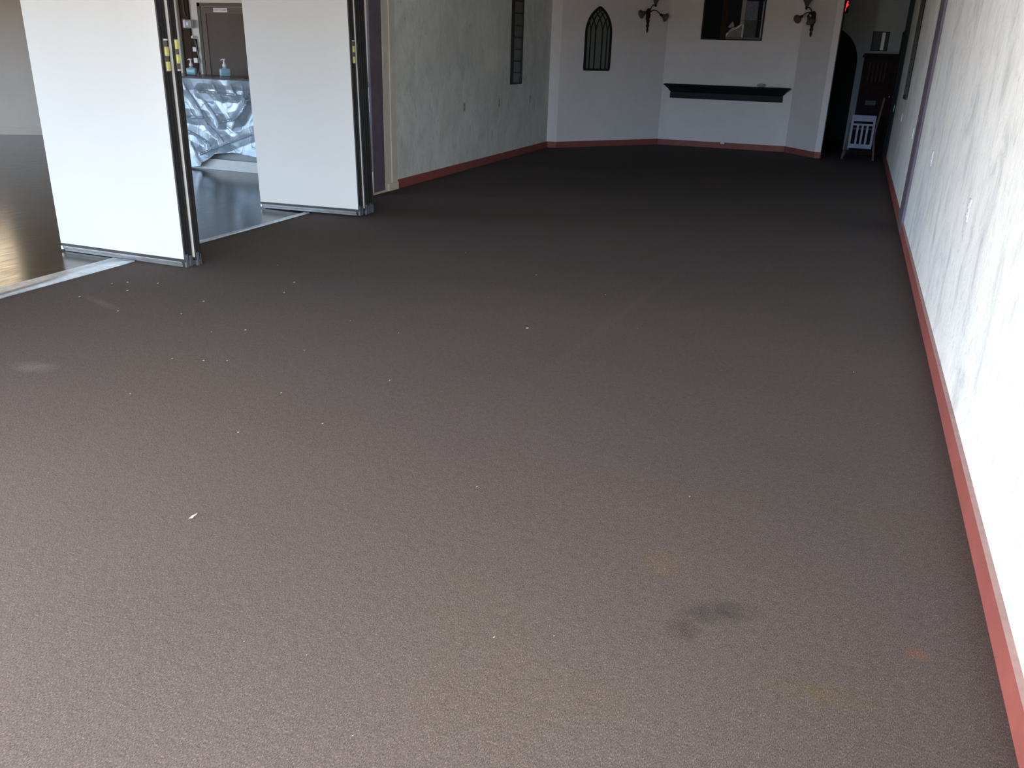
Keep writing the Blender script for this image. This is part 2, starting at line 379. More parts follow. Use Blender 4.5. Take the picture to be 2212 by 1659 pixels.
# unseen recess at the left, windows right and far left, added for fill light
def fill_window(label, x, y0, y1, yr0, yr1, n):
    """wall in the plane X = x from yr0 to yr1 with a window opening from y0 to y1"""
    xa, xb = (x-.1, x) if x < 0 else (x, x+.14)
    bm = bmesh.new()
    for (a_, b_, z0, z1) in ((y0, y0+.05, .25, 2.45), (y1-.05, y1, .25, 2.45), (y0, y1, .25, .30), (y0, y1, 2.40, 2.45), ((y0+y1)/2-.025, (y0+y1)/2+.025, .25, 2.45)):
        add_box(bm, xa+.02, xb-.02, a_, b_, z0, z1)
    return struct(mesh_obj('window_%d' % n, bm, 'window_frame'), label, 'window')
fill_window('side window frame of the entrance recess', -5.0, -1.9, .7, 0, 0, 20)
fill_window('side window frame in the right wall behind the camera', XR, -2.0, -.2, 0, 0, 21)
fill_window('far left window frame of the bar room', -16.2, -1.5, 4.5, 0, 0, 22)
bm = bmesh.new()
for (a_, b_, z0, z1) in ((YF, -1.9, -.06, H), (.7, 1.0, -.06, H), (-1.9, .7, -.06, .25), (-1.9, .7, 2.45, H)): add_box(bm, -5.1, -5.0, a_, b_, z0, z1)
add_box(bm, -6.4, -5.1, .9, 1.0, -.06, H); add_box(bm, -6.4, -6.3, YF, .9, -.06, H)
struct(mesh_obj('wall_recess', bm, 'paint_far'), 'walls of the glazed entrance recess', 'wall')
def fill_lamp(x, y, z, sy, sz, ry, e, col=(1.0, .985, .965)):  # fill lamp added out of view to brighten walls, carpet and bar
    L = bpy.data.lights.new('window_daylight', 'AREA'); L.shape = 'RECTANGLE'; L.size = sz; L.size_y = sy; L.energy = e; L.color = col
    o = bpy.data.objects.new('window_daylight', L); COL.objects.link(o); o.location = (x, y, z); o.rotation_euler = (0, ry, 0)
fill_lamp(-5.13, -.6, 1.35, 2.6, 2.2, -PI/2, 570)
fill_lamp(XR+.17, -1.1, 1.35, 1.8, 2.2, PI/2, 560)
fill_lamp(-16.34, 1.5, 1.35, 6.0, 2.2, -PI/2, 420)

# baseboards, top edge painted paler to stand for the white wall's reflection
def baseboard(name, a, b, th, h, label, e0=0, e1=0):
    a, b = Vector(a), Vector(b); d = (b-a).normalized(); n = Vector((d.y, -d.x))
    A, B = a+d*e0, b-d*e1
    bm = bmesh.new(); add_prism(bm, [tuple(a), tuple(b), tuple(B+n*th), tuple(A+n*th)], 0, h)
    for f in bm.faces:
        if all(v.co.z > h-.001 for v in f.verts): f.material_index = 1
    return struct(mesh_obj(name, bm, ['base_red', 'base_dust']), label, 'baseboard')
BH = .104
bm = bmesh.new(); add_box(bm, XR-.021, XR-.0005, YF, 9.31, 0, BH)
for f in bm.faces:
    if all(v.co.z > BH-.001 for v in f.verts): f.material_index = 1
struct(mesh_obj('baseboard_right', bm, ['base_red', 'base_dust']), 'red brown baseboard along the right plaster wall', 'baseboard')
bm = bmesh.new(); add_box(bm, XR-.021, XR-.0005, 9.86, 17.9, 0, BH)
struct(mesh_obj('baseboard_right_far', bm, 'base_red'), 'red brown baseboard beyond the purple post', 'baseboard')
bm = bmesh.new(); add_box(bm, XL+.0005, XL+.02, 9.195, 14.76, 0, BH)
struct(mesh_obj('baseboard_left', bm, 'base_red'), 'red brown baseboard along the left plaster wall', 'baseboard')
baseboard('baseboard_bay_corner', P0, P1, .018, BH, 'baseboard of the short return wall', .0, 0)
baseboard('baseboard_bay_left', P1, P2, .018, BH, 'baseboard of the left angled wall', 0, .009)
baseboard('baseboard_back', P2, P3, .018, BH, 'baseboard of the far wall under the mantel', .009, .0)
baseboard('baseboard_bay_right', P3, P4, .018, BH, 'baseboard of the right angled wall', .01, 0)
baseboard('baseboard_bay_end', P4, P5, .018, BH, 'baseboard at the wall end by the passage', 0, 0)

# posts and casings of the opening between the rooms
struct(box('trim_1', -5.016, XL+.004, 8.635, 8.885, .02, H, 'purple', bev=.004), 'dark purple post at the left opening', 'post')
bm = bmesh.new()
add_box(bm, -5.15, XL+.006, 8.905, 9.055, -.004, H); add_box(bm, -5.15, XL+.018, 9.052, 9.068, .09, H); add_box(bm, -5.15, XL+.012, 9.068, 9.188, -.004, H)
add_box(bm, XL, XL+.026, 8.96, 9.19, -.004, .085, 0, .003)
struct(mesh_obj('trim_2', bm, 'paint_cream'), 'cream moulded casing beside the purple post', 'trim')
struct(box('trim_3', -5.016, XL-.002, 8.885, 8.905, -.004, H, 'slot'), 'dark joint between post and casing', 'trim')
bm = bmesh.new(); add_box(bm, -5.03, XL+.012, 8.56, 8.93, -.004, .022, 0, .006); add_box(bm, -5.02, XL+.008, 8.612, 8.634, .02, .26, 0, .008)
struct(mesh_obj('trim_4', bm, 'paint_cream'), 'rough whitish plaster edge at the foot of the purple post', 'trim')
struct(box('trim_5', XR-.024, XR, 9.31, 9.86, 0, H, 'purple', bev=.003), 'dark purple pilaster on the right wall', 'post')
struct(box('trim_6', -5.16, -4.92, YF, 8.62, 2.76, H, 'black_alu'), 'overhead track of the folding wall', 'track')
# floor sill
def rough_strip(name, x0, x1, y0, y1, mat, label, seed):
    bm = bmesh.new(); n = 60; A = []; B = []
    for i in range(n+1):
        y = y0+(y1-y0)*i/n; w = .006*noise.noise(Vector((y*9, seed, 0)))
        A.append((x0+.5*w, y)); B.append((x1+w, y))
    va = [[bm.verts.new((p[0], p[1], -.003)), bm.verts.new((p[0]+.004, p[1], .006))] for p in A]
    vb = [[bm.verts.new((p[0], p[1], -.003)), bm.verts.new((p[0]-.006, p[1], .010))] for p in B]
    vm = [bm.verts.new(((A[i][0]+B[i][0])/2, A[i][1], .005+.002*noise.noise(Vector((A[i][1]*14, seed, 3))))) for i in range(n+1)]
    for i in range(n):
        bm.faces.new((va[i][0], va[i+1][0], va[i+1][1], va[i][1])); bm.faces.new((va[i][1], va[i+1][1], vm[i+1], vm[i]))
        bm.faces.new((vm[i], vm[i+1], vb[i+1][1], vb[i][1])); bm.faces.new((vb[i][1], vb[i+1][1], vb[i+1][0], vb[i][0]))
    return struct(mesh_obj(name, bm, mat, smooth=True), label, 'sill')
rough_strip('trim_7', -5.19, -4.968, YF, 4.94, 'alu', 'worn aluminium sill between carpet and polished floor', 1)
rough_strip('trim_8', -5.035, -4.968, 5.15, 7.30, 'alu', 'narrow worn sill between the two panel stacks', 2)
rough_strip('trim_9', -5.035, -4.968, 7.60, 8.56, 'alu', 'narrow worn sill by the purple post', 3)

# ------------------------------------------------------------------ folding wall panels
def latch(parent, xf, yc, seq, z_top):
    hw = .014
    """striped latch plate on the end of a panel, seq = list of (material, height)"""
    root = None; z = z_top
    bm = bmesh.new(); tot = sum(h for _, h in seq)
    add_box(bm, xf-.002, xf+.004, yc-.017, yc+.017, z_top-tot-.004, z_top+.004)
    root = mesh_obj('latch_plate', bm, 'latch_grey', parent)
    for mt, h in seq:
        if mt != 'latch_grey':
            bm = bmesh.new(); add_box(bm, xf+.002, xf+.017, yc-.014, yc+.014, z-h, z, 0, .003)
            mesh_obj('yellow_pad' if mt == 'yellow' else 'end_cap', bm, mt, root)
        z -= h
def panel(label, x0, x1, y0, th, group, seq=None, ztop=1.60, light_left=False):
    r = thing('folding_wall_panel', label, 'wall panel', ((x0+x1)/2, y0+th/2, 0), 0, group)
    if y0 > 7: r.rotation_euler.y = -.019; r.location.z = .012   # hangs slightly out of plumb
    def P(name, X0, X1, Y0, Y1, Z0, Z1, mat, bev=0, par=None):
        bm = bmesh.new(); add_box(bm, X0-r.location.x, X1-r.location.x, Y0-r.location.y, Y1-r.location.y, Z0, Z1, 0, bev)
        return mesh_obj(name, bm, mat, par or r)
    P('face_sheet', x0, x1, y0, y0+th, .062, 2.76, 'vinyl', .003)
    # dark bottom rail, sweep seal
    bm = bmesh.new(); lx, ly = r.location.x, r.location.y
    add_box(bm, x0-lx, x1-lx, y0-.003-ly, y0+th+.003-ly, .054, .062); add_box(bm, x0+.002-lx, x1-.002-lx, y0+.006-ly, y0+th-.006-ly, .038, .054)
    mesh_obj('bottom_rail', bm, 'black_alu', r)
    bm = bmesh.new(); add_box(bm, x0+.012-lx, x1-.03-lx, y0+.004-ly, y0+th-.004-ly, .018, .040, 0, .005)
    add_box(bm, x0+.02-lx, x1-.03-lx, y0+.012-ly, y0+th-.012-ly, 0.0, .02)
    mesh_obj('bottom_seal', bm, 'grey_seal', r)
    bm = bmesh.new(); add_box(bm, x0-.004-lx, x0+.014-lx, y0-.002-ly, y0+.028-ly, .012, .040, 0, .002)
    mesh_obj('corner_bracket', bm, 'white_plastic', r)
    # profiled end: two dark ribs, a recess and a rubber bulb
    bm = bmesh.new(); e = x1-lx; a = y0-ly
    add_box(bm, e-.002, e+.012, a, a+.018, .04, 2.76, 0, .002); add_box(bm, e-.002, e+.012, a+th-.018, a+th, .04, 2.76, 0, .002)
    add_box(bm, e-.002, e+.004, a+.018, a+th-.018, .05, 2.76)
    ed = mesh_obj('end_frame', bm, 'black_alu', r)
    bm = bmesh.new(); add_box(bm, e+.003, e+.010, a+.030, a+th-.030, .045, 2.76, 0, .003)
    mesh_obj('bulb_seal', bm, 'dark_seal', ed)
    bm = bmesh.new(); add_box(bm, e-.004, e+.016, a+.004, a+.030, .0, .10, 0, .004); add_box(bm, e-.004, e+.016, a+.045, a+th-.004, .0, .085, 0, .004)
    mesh_obj('sweep_end', bm, 'blue_seal', ed)
    if seq: latch(r, e+.010, a+th/2+.004, seq, ztop)
    return r
G1 = 'panels of the near folded stack'; G2 = 'panels of the far folded stack'
s1 = [('white_plastic', .010), ('latch_grey', .040), ('yellow', .060), ('latch_grey', .036), ('yellow', .062)]
s2 = [('yellow', .062), ('latch_grey', .034), ('yellow', .060), ('latch_grey', .038), ('white_plastic', .010)]
panel('white folding wall panel with full face showing, nearest the camera', -5.73, -4.508, 4.955, .078, G1, s1, 1.600)
panel('white wall panel second in the near stack, only its dark edge and sliver showing', -5.70, -4.485, 5.048, .054, G1, s2, 1.598)
panel('white folding wall panel with scuffed lower face, front of the far stack', -5.565, -4.405, 7.310, .078, G2,
      [('white_plastic', .008), ('latch_grey', .040), ('yellow', .056), ('latch_grey', .036), ('yellow', .056)], 1.615)
panel('middle panel of the far stack, seen as a thin pale line', -5.55, -4.384, 7.398, .076, G2)
panel('rearmost dark edged panel of the far stack, beside the purple post', -5.55, -4.390, 7.482, .085, G2)

# ------------------------------------------------------------------ wall decor in iron
def lancet(name, label, cat, W, Z0, Zs, apex, mull, org, ang, fw=.030, hbars=None, back='smoky', group=None, cross=True):
    """pointed arch frame; local X along the wall, local -Y out into the room"""
    r = thing(name, label, cat, (org[0], org[1], Z0), ang, group)
    a = W/2; h = apex-Zs; R = (a*a+h*h)/(2*a)
    def arc(cx, sgn, rr, n=14, zmax=None):
        # arc centred at (cx, Zs) on the far side, running upward
        out = []
        for k in range(n+1):
            th = k/n*math.acos(max(-1, min(1, (R-a)/R)))
            out.append((cx - sgn*(rr*math.cos(th)), Zs-Z0 + rr*math.sin(th)))
        return out
    left = arc(R-a, 1, R); rgt = [(-x, z) for x, z in left]
    bm = bmesh.new()
    loop = [(-a, 0)] + left + rgt[::-1][1:] + [(a, 0)]
    va = [bm.verts.new((x, -.004, z)) for x, z in loop]; vb = [bm.verts.new((x, -.010, z)) for x, z in loop]
    bm.faces.new(va); bm.faces.new(vb[::-1])
    for i in range(len(loop)): bm.faces.new((va[i], va[(i+1) % len(loop)], vb[(i+1) % len(loop)], vb[i]))
    mesh_obj('glass_back', bm, back, r)
    bm = bmesh.new(); N = (0, 1, 0); k_ = fw/2
    inn = [(x*(1-k_/a), z) for x, z in loop]; inn[0] = (-a+k_, k_); inn[-1] = (a-k_, k_)
    for i in range(len(inn)):
        p, q = inn[i], inn[(i+1) % len(inn)]
        if (Vector(p)-Vector(q)).length > 1e-4: add_bar(bm, (p[0], -.016, p[1]), (q[0], -.016, q[1]), fw, .026, N)
    mesh_obj('outer_frame', bm, 'iron', r)
    bm = bmesh.new(); mw = .019
    def inside(x, z):
        if z <= Zs-Z0: return abs(x) < a-.004
        zz = z-(Zs-Z0); return (R-a+abs(x))**2 + zz*zz < (R-.004)**2
    for u in mull:
        x = -a+W*u
        add_bar(bm, (x, -.014, k_), (x, -.014, Zs-Z0), mw, .014, N)
        if cross:
            for sg in (1, -1):
                prev = (x, Zs-Z0)
                for k in range(1, 26):
                    th = k/26*1.25; q = (x + sg*(R-R*math.cos(th)), Zs-Z0+R*math.sin(th))
                    if not inside(*q): break
                    add_bar(bm, (prev[0], -.014, prev[1]), (q[0], -.014, q[1]), mw*.85, .012, N); prev = q
    for z in (hbars or []): add_bar(bm, (-a+k_, -.014, z), (a-k_, -.014, z), mw, .012, N)
    mesh_obj('tracery', bm, 'iron', r)
    return r
dL = (Vector(P2)-Vector(P1)).normalized(); angL = math.atan2(dL.y, dL.x)
cL = Vector(P1) + dL*.768
lancet('arched_iron_decor', 'black iron pointed arch with interlaced tracery hung on the left angled wall', 'wall decor', .565, 1.298, 1.90, 2.325, (.20, .385, .645, .825), cL, angL, .038, None, 'smoky_pale')
hb = [.17*k for k in range(1, 9)]
lancet('tall_mirror_panel', 'narrow tall black framed mirror on the grey green left wall', 'mirror', .46, 1.10, 2.45, 2.78, (.18,), (XL, 13.10), PI/2, .028, hb, 'smoky')
lancet('tall_mirror_panel', 'narrow tall dark framed mirror on the right wall past the purple pilaster', 'mirror', .62, 1.13, 2.45, 2.80, (.18,), (XR, 13.22), -PI/2, .05, hb, 'smoky')

# ------------------------------------------------------------------ picture of flat coloured panes on the far wall
dB = (Vector(P3)-Vector(P2)).normalized(); angB = math.atan2(dB.y, dB.x)
def back_pt(x):  # point on the far wall line for a world x
    k = (x-P2[0])/(P3[0]-P2[0]); return Vector((x, P2[1]+(P3[1]-P2[1])*k))
cP = back_pt(-2.235)
r = thing('leaded_glass_picture', 'dark framed glass picture hung above the black mantel', 'picture', (cP.x, cP.y, 1.875), angB)
Wp, Hp = 1.07, .86; a = Wp/2
def poly(name, pts, mat, y=-.02, th=.012, par=None):
    bm = bmesh.new(); va = [bm.verts.new((x, y, z)) for x, z in pts]; vb = [bm.verts.new((x, y+th, z)) for x, z in pts]
    bm.faces.new(va); bm.faces.new(vb[::-1])
    for i in range(len(pts)): bm.faces.new((va[i], va[(i+1) % len(pts)], vb[(i+1) % len(pts)], vb[i]))
    return mesh_obj(name, bm, mat, par or r)
bm = bmesh.new()
add_box(bm, -a, -a+.03, -.035, 0, 0, Hp); add_box(bm, a-.022, a, -.035, 0, 0, Hp); add_box(bm, -a, a, -.035, 0, 0, .022); add_box(bm, -a, a, -.035, 0, Hp-.03, Hp)
mesh_obj('frame', bm, 'mantel', r)
def X(u): return -a + Wp*u
def R4(u0, u1, z0, z1): return [(X(u0), z0), (X(u1), z0), (X(u1), z1), (X(u0), z1)]
poly('pane', R4(.03, .31, .022, Hp-.03), 'g_black'); poly('pane', R4(.31, .41, .022, Hp-.03), 'g_brown')
poly('pane', [(X(.41), .10), (X(.44), .14), (X(.50), .20), (X(.56), .22), (X(.62), .26), (X(.62), .83), (X(.41), .83)], 'g_dark')
poly('pane', [(X(.43), .215), (X(.47), .27), (X(.50), .31), (X(.52), .27), (X(.53), .23), (X(.47), .20)], 'g_grey', -.024)
poly('pane', [(X(.41), .045), (X(.66), .045), (X(.66), .26), (X(.60), .20), (X(.50), .16), (X(.45), .12)], 'g_sand', -.022)
poly('pane', R4(.62, .69, .26, Hp-.03), 'g_grey', -.022)
poly('pane', R4(.69, .88, .33, .64), 'g_blue'); poly('pane', R4(.69, .88, .045, .33), 'g_teal'); poly('pane', R4(.69, .97, .64, .83), 'g_dark')
poly('pane', R4(.89, .955, .05, .64), 'g_dark'); poly('pane', R4(.955, .98, .05, .64), 'g_grey')
poly('pane', R4(.41, .98, .022, .045), 'g_sand')
bm = bmesh.new()
for u0, z0, u1, z1 in ((.885, .045, .885, .64), (.62, .33, .98, .33), (.69, .045, .69, .83), (.41, .045, .98, .045), (.62, .26, .62, .83), (.43, .12, .62, .26)):
    add_bar(bm, (X(u0), -.024, z0), (X(u1), -.024, z1), .008, .008, (0, 1, 0))
mesh_obj('lead_strips', bm, 'g_teal', r)

# ------------------------------------------------------------------ mantel shelf
cM = back_pt(-2.215)
r = thing('mantel_shelf', 'long black moulded mantel shelf on the pale far wall', 'shelf', (cM.x, cM.y, .855), angB)
def loft(name, secs, mat):
    bm = bmesh.new(); rings = []
    for hw, dp, z in secs: rings.append([bm.verts.new(v) for v in ((-hw, 0, z), (-hw, -dp, z), (hw, -dp, z), (hw, 0, z))])
    for i in range(len(rings)-1):
        for k in range(4): bm.faces.new((rings[i][k], rings[i][(k+1) % 4], rings[i+1][(k+1) % 4], rings[i+1][k]))
    bm.faces.new(rings[0][::-1]); bm.faces.new(rings[-1]); return mesh_obj(name, bm, mat, r)
loft('frieze', [(1.005, .035, 0), (1.01, .045, .006), (1.01, .045, .105), (1.00, .04, .115)], 'mantel')
loft('crown', [(1.00, .04, .113), (1.02, .06, .125), (1.04, .075, .150), (1.07, .105, .185), (1.095, .14, .205), (1.105, .15, .222)], 'mantel')
loft('top_board', [(1.105, .150, .222), (1.125, .175, .226), (1.128, .178, .238), (1.120, .172, .250)], 'mantel')
# things on the mantel
def crumple(name, label, cat, loc, size, mat, seed):
    bm = bmesh.new(); bmesh.ops.create_icosphere(bm, subdivisions=3, radius=1)
    for v in bm.verts:
        k = 1 + .35*noise.noise(v.co*2.3+Vector((seed, 0, 0))) + .15*noise.noise(v.co*6+Vector((0, seed, 0)))
        v.co = Vector((v.co.x*size[0]*k, v.co.y*size[1]*k, max(-size[2], v.co.z*size[2]*k)))
    zmin = min(v.co.z for v in bm.verts)
    for v in bm.verts: v.co.z -= zmin
    o = mesh_obj(name, bm, mat); o.location = loc; return tag(o, label, cat)
pm = back_pt(-1.60); crumple('clear_wrapper', 'crumpled clear wrapper on the right part of the mantel', 'wrapper', (pm.x, pm.y-.08, 1.105), (.075, .045, .030), 'clear_wrap', 3)
bm = bmesh.new(); pts = []
for k in range(70):
    th = k*.32; rr = .035+.006*math.sin(k*.7); pts.append((rr*2.1*math.cos(th), rr*math.sin(th), .006+.0022*(k/10)+.004*math.sin(th*2)**2))
add_tube(bm, pts, .0028, 6)
o = mesh_obj('wire_coil', bm, 'white_plastic', smooth=True); pm = back_pt(-1.36); o.location = (pm.x, pm.y-.085, 1.104)
tag(o, 'thin pale wire coil at the right end of the mantel', 'wire')
bm = bmesh.new(); add_tube(bm, [(-.10, .02, .003), (-.03, -.02, .004), (.03, .01, .003), (.12, -.03, .004)], .0028, 6)
o = mesh_obj('wire_strand', bm, 'white_plastic', smooth=True); pm = back_pt(-1.78); o.location = (pm.x, pm.y-.09, 1.105)
tag(o, 'single pale wire lying left of the clear wrapper on the mantel', 'wire')

# ------------------------------------------------------------------ sconces
def sconce(label, pt, ang, arms, group):
    r = thing('wall_sconce', label, 'wall lamp', (pt.x, pt.y, 1.95), ang, group)
    bm = bmesh.new()
    T = Matrix.Translation((0, -.035, 0))
    prof = [(.004, 0), (.014, .03), (.017, .07), (.010, .085), (.024, .105), (.026, .13), (.016, .15), (.024, .175), (.030, .21), (.020, .235), (.032, .26), (.036, .30), (.026, .34), (.034, .36), (.028, .395), (.010, .41)]
    add_lathe(bm, prof, T, 20, lobes=5, lob=.22)
    add_box(bm, -.03, .03, -.03, 0, .22, .37, 0, .006)
    mesh_obj('backplate', bm, 'bronze', r, True)
    for u, v, z, tilt, lit in arms:
        bm = bmesh.new(); pts = []
        for k in range(11):
            f = k/10; pts.append((u*f, -.04-(v-.04)*f, .33 + .06*math.sin(f*PI) + (z-.33)*f))
        add_tube(bm, pts, [.011-.003*k/10 for k in range(11)], 8)
        add_lathe(bm, [(.006, -.02), (.024, 0), (.026, .012), (.014, .018), (.018, .04), (.018, .06), (.010, .065)],
                  Matrix.Translation((u, -v, z)) @ Matrix.Rotation(tilt, 4, 'Y'), 12)
        am = mesh_obj('arm', bm, 'bronze', r, True)
        if lit:
            bm = bmesh.new()
            pr = [(.022, 0), (.030, .02), (.040, .05), (.058, .08), (.075, .10)]
            add_lathe(bm, pr, Matrix.Translation((u, -v, z)) @ Matrix.Rotation(tilt, 4, 'Y') @ Matrix.Translation((0, 0, .03)), 20, cap=False)
            s = mesh_obj('glass_shade', bm, 'shade_glass', am, True)
            md = s.modifiers.new('t', 'SOLIDIFY'); md.thickness = .003
    return r
dR = (Vector(P4)-Vector(P3)).normalized(); angR = math.atan2(dR.y, dR.x)
sconce('bronze sconce with down-turned glass shades, left of the glass picture', Vector(P1)+dL*1.82, angL,
       [(-.12, .13, .34, -1.9, 1), (.19, .14, .31, 1.9, 1), (.05, .15, .45, 0, 1)], 'bronze wall sconces')
sconce('bronze sconce with glass shade on the right angled wall, near the passage', Vector(P3)+dR*.33, angR,
       [(-.19, .13, .33, -1.9, 1), (.02, .15, .33, 2.4, 1), (-.06, .15, .45, 0, 1)], 'bronze wall sconces')

# ------------------------------------------------------------------ outlets
def outlet(label, pt, ang, z, group, mat='almond', plate=(.072, .118), slots=2, name='wall_outlet', cat='outlet'):
    r = thing(name, label, cat, (pt[0], pt[1], z), ang, group)
    bm = bmesh.new(); add_box(bm, -plate[0]/2, plate[0]/2, -.006, 0, -plate[1]/2, plate[1]/2, 0, .002); mesh_obj('cover_plate', bm, mat, r)
    if slots:
        for s_ in (-1, 1):
            bm = bmesh.new(); add_box(bm, -.017, .017, -.009, -.004, s_*.0195*1.2-.014, s_*.0195*1.2+.014, 0, .002); q = mesh_obj('socket', bm, 'grey_plastic' if mat == 'almond' else mat, r)
            bm = bmesh.new()
            for u in (-.007, .007): add_box(bm, u-.0014, u+.0014, -.0095, -.006, s_*.0234-.005, s_*.0234+.005)
            mesh_obj('slot', bm, 'slot', q)
    return r
for y, l in ((11.15, 'wall outlet nearest the cream casing on the left wall'), (12.43, 'middle wall outlet on the left wall, before the tall mirror'), (13.79, 'wall outlet on the left wall closest to the bay')):
    outlet(l, (XL, y), PI/2, .85, 'outlets on the left wall')
for y, z, l in ((5.055, .885, 'white wall outlet nearest the camera on the right wall'), (7.70, .89, 'white wall outlet just before the purple pilaster'),
             (10.48, .885, 'white wall outlet just past the purple pilaster'), (13.39, .885, 'white wall outlet below the dark framed mirror'), (16.4, .87, 'white wall outlet farthest along the right wall near the passage')):
    outlet(l, (XR, y), -PI/2, z, 'outlets on the right wall', 'white_plastic')
po = back_pt(-2.165)
r = outlet('outlet with plugged adapter low on the far wall under the mantel', (po.x, po.y), angB, .155, None, 'paint_bay', (.075, .125), 2)
bm = bmesh.new(); add_box(bm, -.042, .030, -.05, -.006, -.075, -.022, 0, .006); mesh_obj('adapter', bm, 'paint_bay', r)

# ------------------------------------------------------------------ bar, silver sheet, bottles
r = thing('bar_counter', 'long bar counter covered by a silver sheet, with exposed grey plinth', 'counter', (-6.9, 9.36, 0))
def Bx(name, x0, x1, y0, y1, z0, z1, mat, bev=0):
    bm = bmesh.new(); add_box(bm, x0+6.9, x1+6.9, y0-9.36, y1-9.36, z0, z1, 0, bev); return mesh_obj(name, bm, mat, r)
Bx('front_panel', -8.6, -5.18, 9.42, 10.6, -.004, 1.10, 'bar_body'); Bx('plinth', -8.6, -5.18, 9.36, 9.42, -.004, .135, 'bar_plinth', .004)
Bx('worktop', -8.65, -5.17, 9.36, 10.72, 1.10, 1.135, 'bar_top', .006)
# the sheet: a fine grid, folded along straight creases
NX, NZ = 260, 130
x0s, x1s = -8.62, -5.175
creases = []
random.seed(21)
for k in range(46):
    an = random.choice([random.uniform(.6, 1.25), random.uniform(-1.25, -.6), random.uniform(-.25, .25), random.uniform(1.3, 1.8)])
    creases.append((Vector((math.cos(an), math.sin(an))), random.uniform(-9, -4.8), random.uniform(-.1, 1.25), random.uniform(.03, .10), random.uniform(.25, .7), random.choice([-1, 1, 1])))
# named long creases seen in the photograph: (x, z) -> (x, z)
long_c = [((-8.16, 1.10), (-7.78, .58)), ((-7.90, .96), (-7.60, .62)), ((-7.60, .62), (-7.30, .68)), ((-7.30, .68), (-7.12, .90)), ((-7.42, .55), (-7.10, .98)),
          ((-7.95, .20), (-7.12, .50)), ((-7.78, .58), (-7.55, .38)), ((-8.14, .48), (-7.75, .32)), ((-7.75, .32), (-7.70, .20)), ((-8.10, .33), (-7.92, .06)),
          ((-7.9, .99), (-7.1, .95)), ((-8.15, .66), (-7.85, .66)), ((-7.68, 1.08), (-7.55, .95)), ((-7.4, 1.08), (-7.3, .98)), ((-7.22, 1.08), (-7.15, .95))]
def sheet_h(x, z):
    h = 0
    for d_, cx, cz, amp, L, sg in creases:
        q = Vector((x-cx, z-cz)); along = abs(q.dot(d_)); across = abs(q.x*d_.y - q.y*d_.x)
        if along < L and across < .22: h += sg*.020*max(0, .22-across)/.22*(1-along/L)*amp*10
    for (ax, az), (bx, bz) in long_c:
        A = Vector((ax, az)); B = Vector((bx, bz)); P = Vector((x, z)); t_ = max(0, min(1, (P-A).dot(B-A)/(B-A).length_squared))
        dd = (P-A-(B-A)*t_).length
        if dd < .10: h += .028*(1-dd/.10)
        if dd < .018: h += .010*(1-dd/.018)
    h += .010*noise.noise(Vector((x*3, z*3, 1))) + .0028*noise.noise(Vector((x*13, z*11, 4)))
    f = abs(noise.noise(Vector((x*7, z*6, 9)))); h += .030*(.10-f if f < .10 else 0)
    return h
def hem(x):
    pts = [(-8.7, .02), (-8.17, .015), (-7.99, .04), (-7.94, .09), (-7.72, .215), (-7.45, .25), (-7.10, .215), (-6.9, .23), (-6.5, .1), (-5.9, .2), (-5.5, .35), (-5.1, .25)]
    for (a_, za), (b_, zb) in zip(pts, pts[1:]):
        if a_ <= x <= b_: return za+(zb-za)*(x-a_)/(b_-a_)
    return .1
bm = bmesh.new(); grid = []
for i in range(NX+1):
    x = x0s+(x1s-x0s)*i/NX; row = []
    zb = hem(x)
    for j in range(NZ+1):
        if j < 22:   # lies on the top, ragged back edge
            f = j/22; back = .16+.10*noise.noise(Vector((x*2.2, 0, 5)))
            y = 9.345+back*(1-f); z = 1.139+.010*abs(noise.noise(Vector((x*6, f*3, 2))))+.012*abs(noise.noise(Vector((x*15, f*5, 7)))) + .006*(1-f)
            if f > .8: z -= .01*(f-.8)/.2
        else:
            f = (j-22)/(NZ-22); z = 1.135+(zb-1.135)*f
            amp = min(1, f*7+.12)
            y = 9.338 - amp*max(-.004, sheet_h(x, z)+.012) - .03*f
            y = min(y, 9.350)
        row.append(bm.verts.new((x, y, z)))
    grid.append(row)
for i in range(NX):
    for j in range(NZ): bm.faces.new((grid[i][j], grid[i+1][j], grid[i+1][j+1], grid[i][j+1]))
o = mesh_obj('plastic_sheet', bm, 'sheet'); tag(o, 'crinkled silver plastic sheet draped over the bar front', 'sheet')
md = o.modifiers.new('t', 'SOLIDIFY'); md.thickness = .002; md.offset = 1
def bottle(label, x, y, z, rz, s=1.0):
    r = thing('pump_bottle', label, 'bottle', (x, y, z), rz, 'hand gel bottles on the bar')
    bm = bmesh.new(); add_box(bm, -.066*s, .066*s, -.034*s, .034*s, 0, .098*s, 0, .016*s)
    add_lathe(bm, [(.036*s, .094*s), (.026*s, .108*s), (.017*s, .114*s), (.016*s, .126*s)], Matrix(), 20)
    mesh_obj('body', bm, 'bottle_clear', r, True)
    bm = bmesh.new(); add_box(bm, -.061*s, .061*s, -.029*s, .029*s, .005*s, .080*s, 0, .012*s); mesh_obj('gel', bm, 'gel_blue', r, True)
    bm = bmesh.new(); add_lathe(bm, [(.020*s, .118*s), (.027*s, .124*s), (.024*s, .150*s), (.012*s, .165*s), (.010*s, .195*s), (.018*s, .200*s), (.019*s, .216*s), (.006*s, .221*s)], Matrix(), 16)
    add_tube(bm, [(0, 0, .210*s), (-.024*s, 0, .212*s), (-.042*s, 0, .200*s)], [.009*s, .008*s, .006*s], 8)
    mesh_obj('pump', bm, 'pump_white', r, True)
bottle('pump bottle of blue gel at the left end of the bar', -8.76, 10.20, 1.1355, .3, 1.0)
o_ = bottle('pump bottle of pale blue gel standing in front of the brown door', -8.27, 10.30, 1.1355, .9, 1.06)
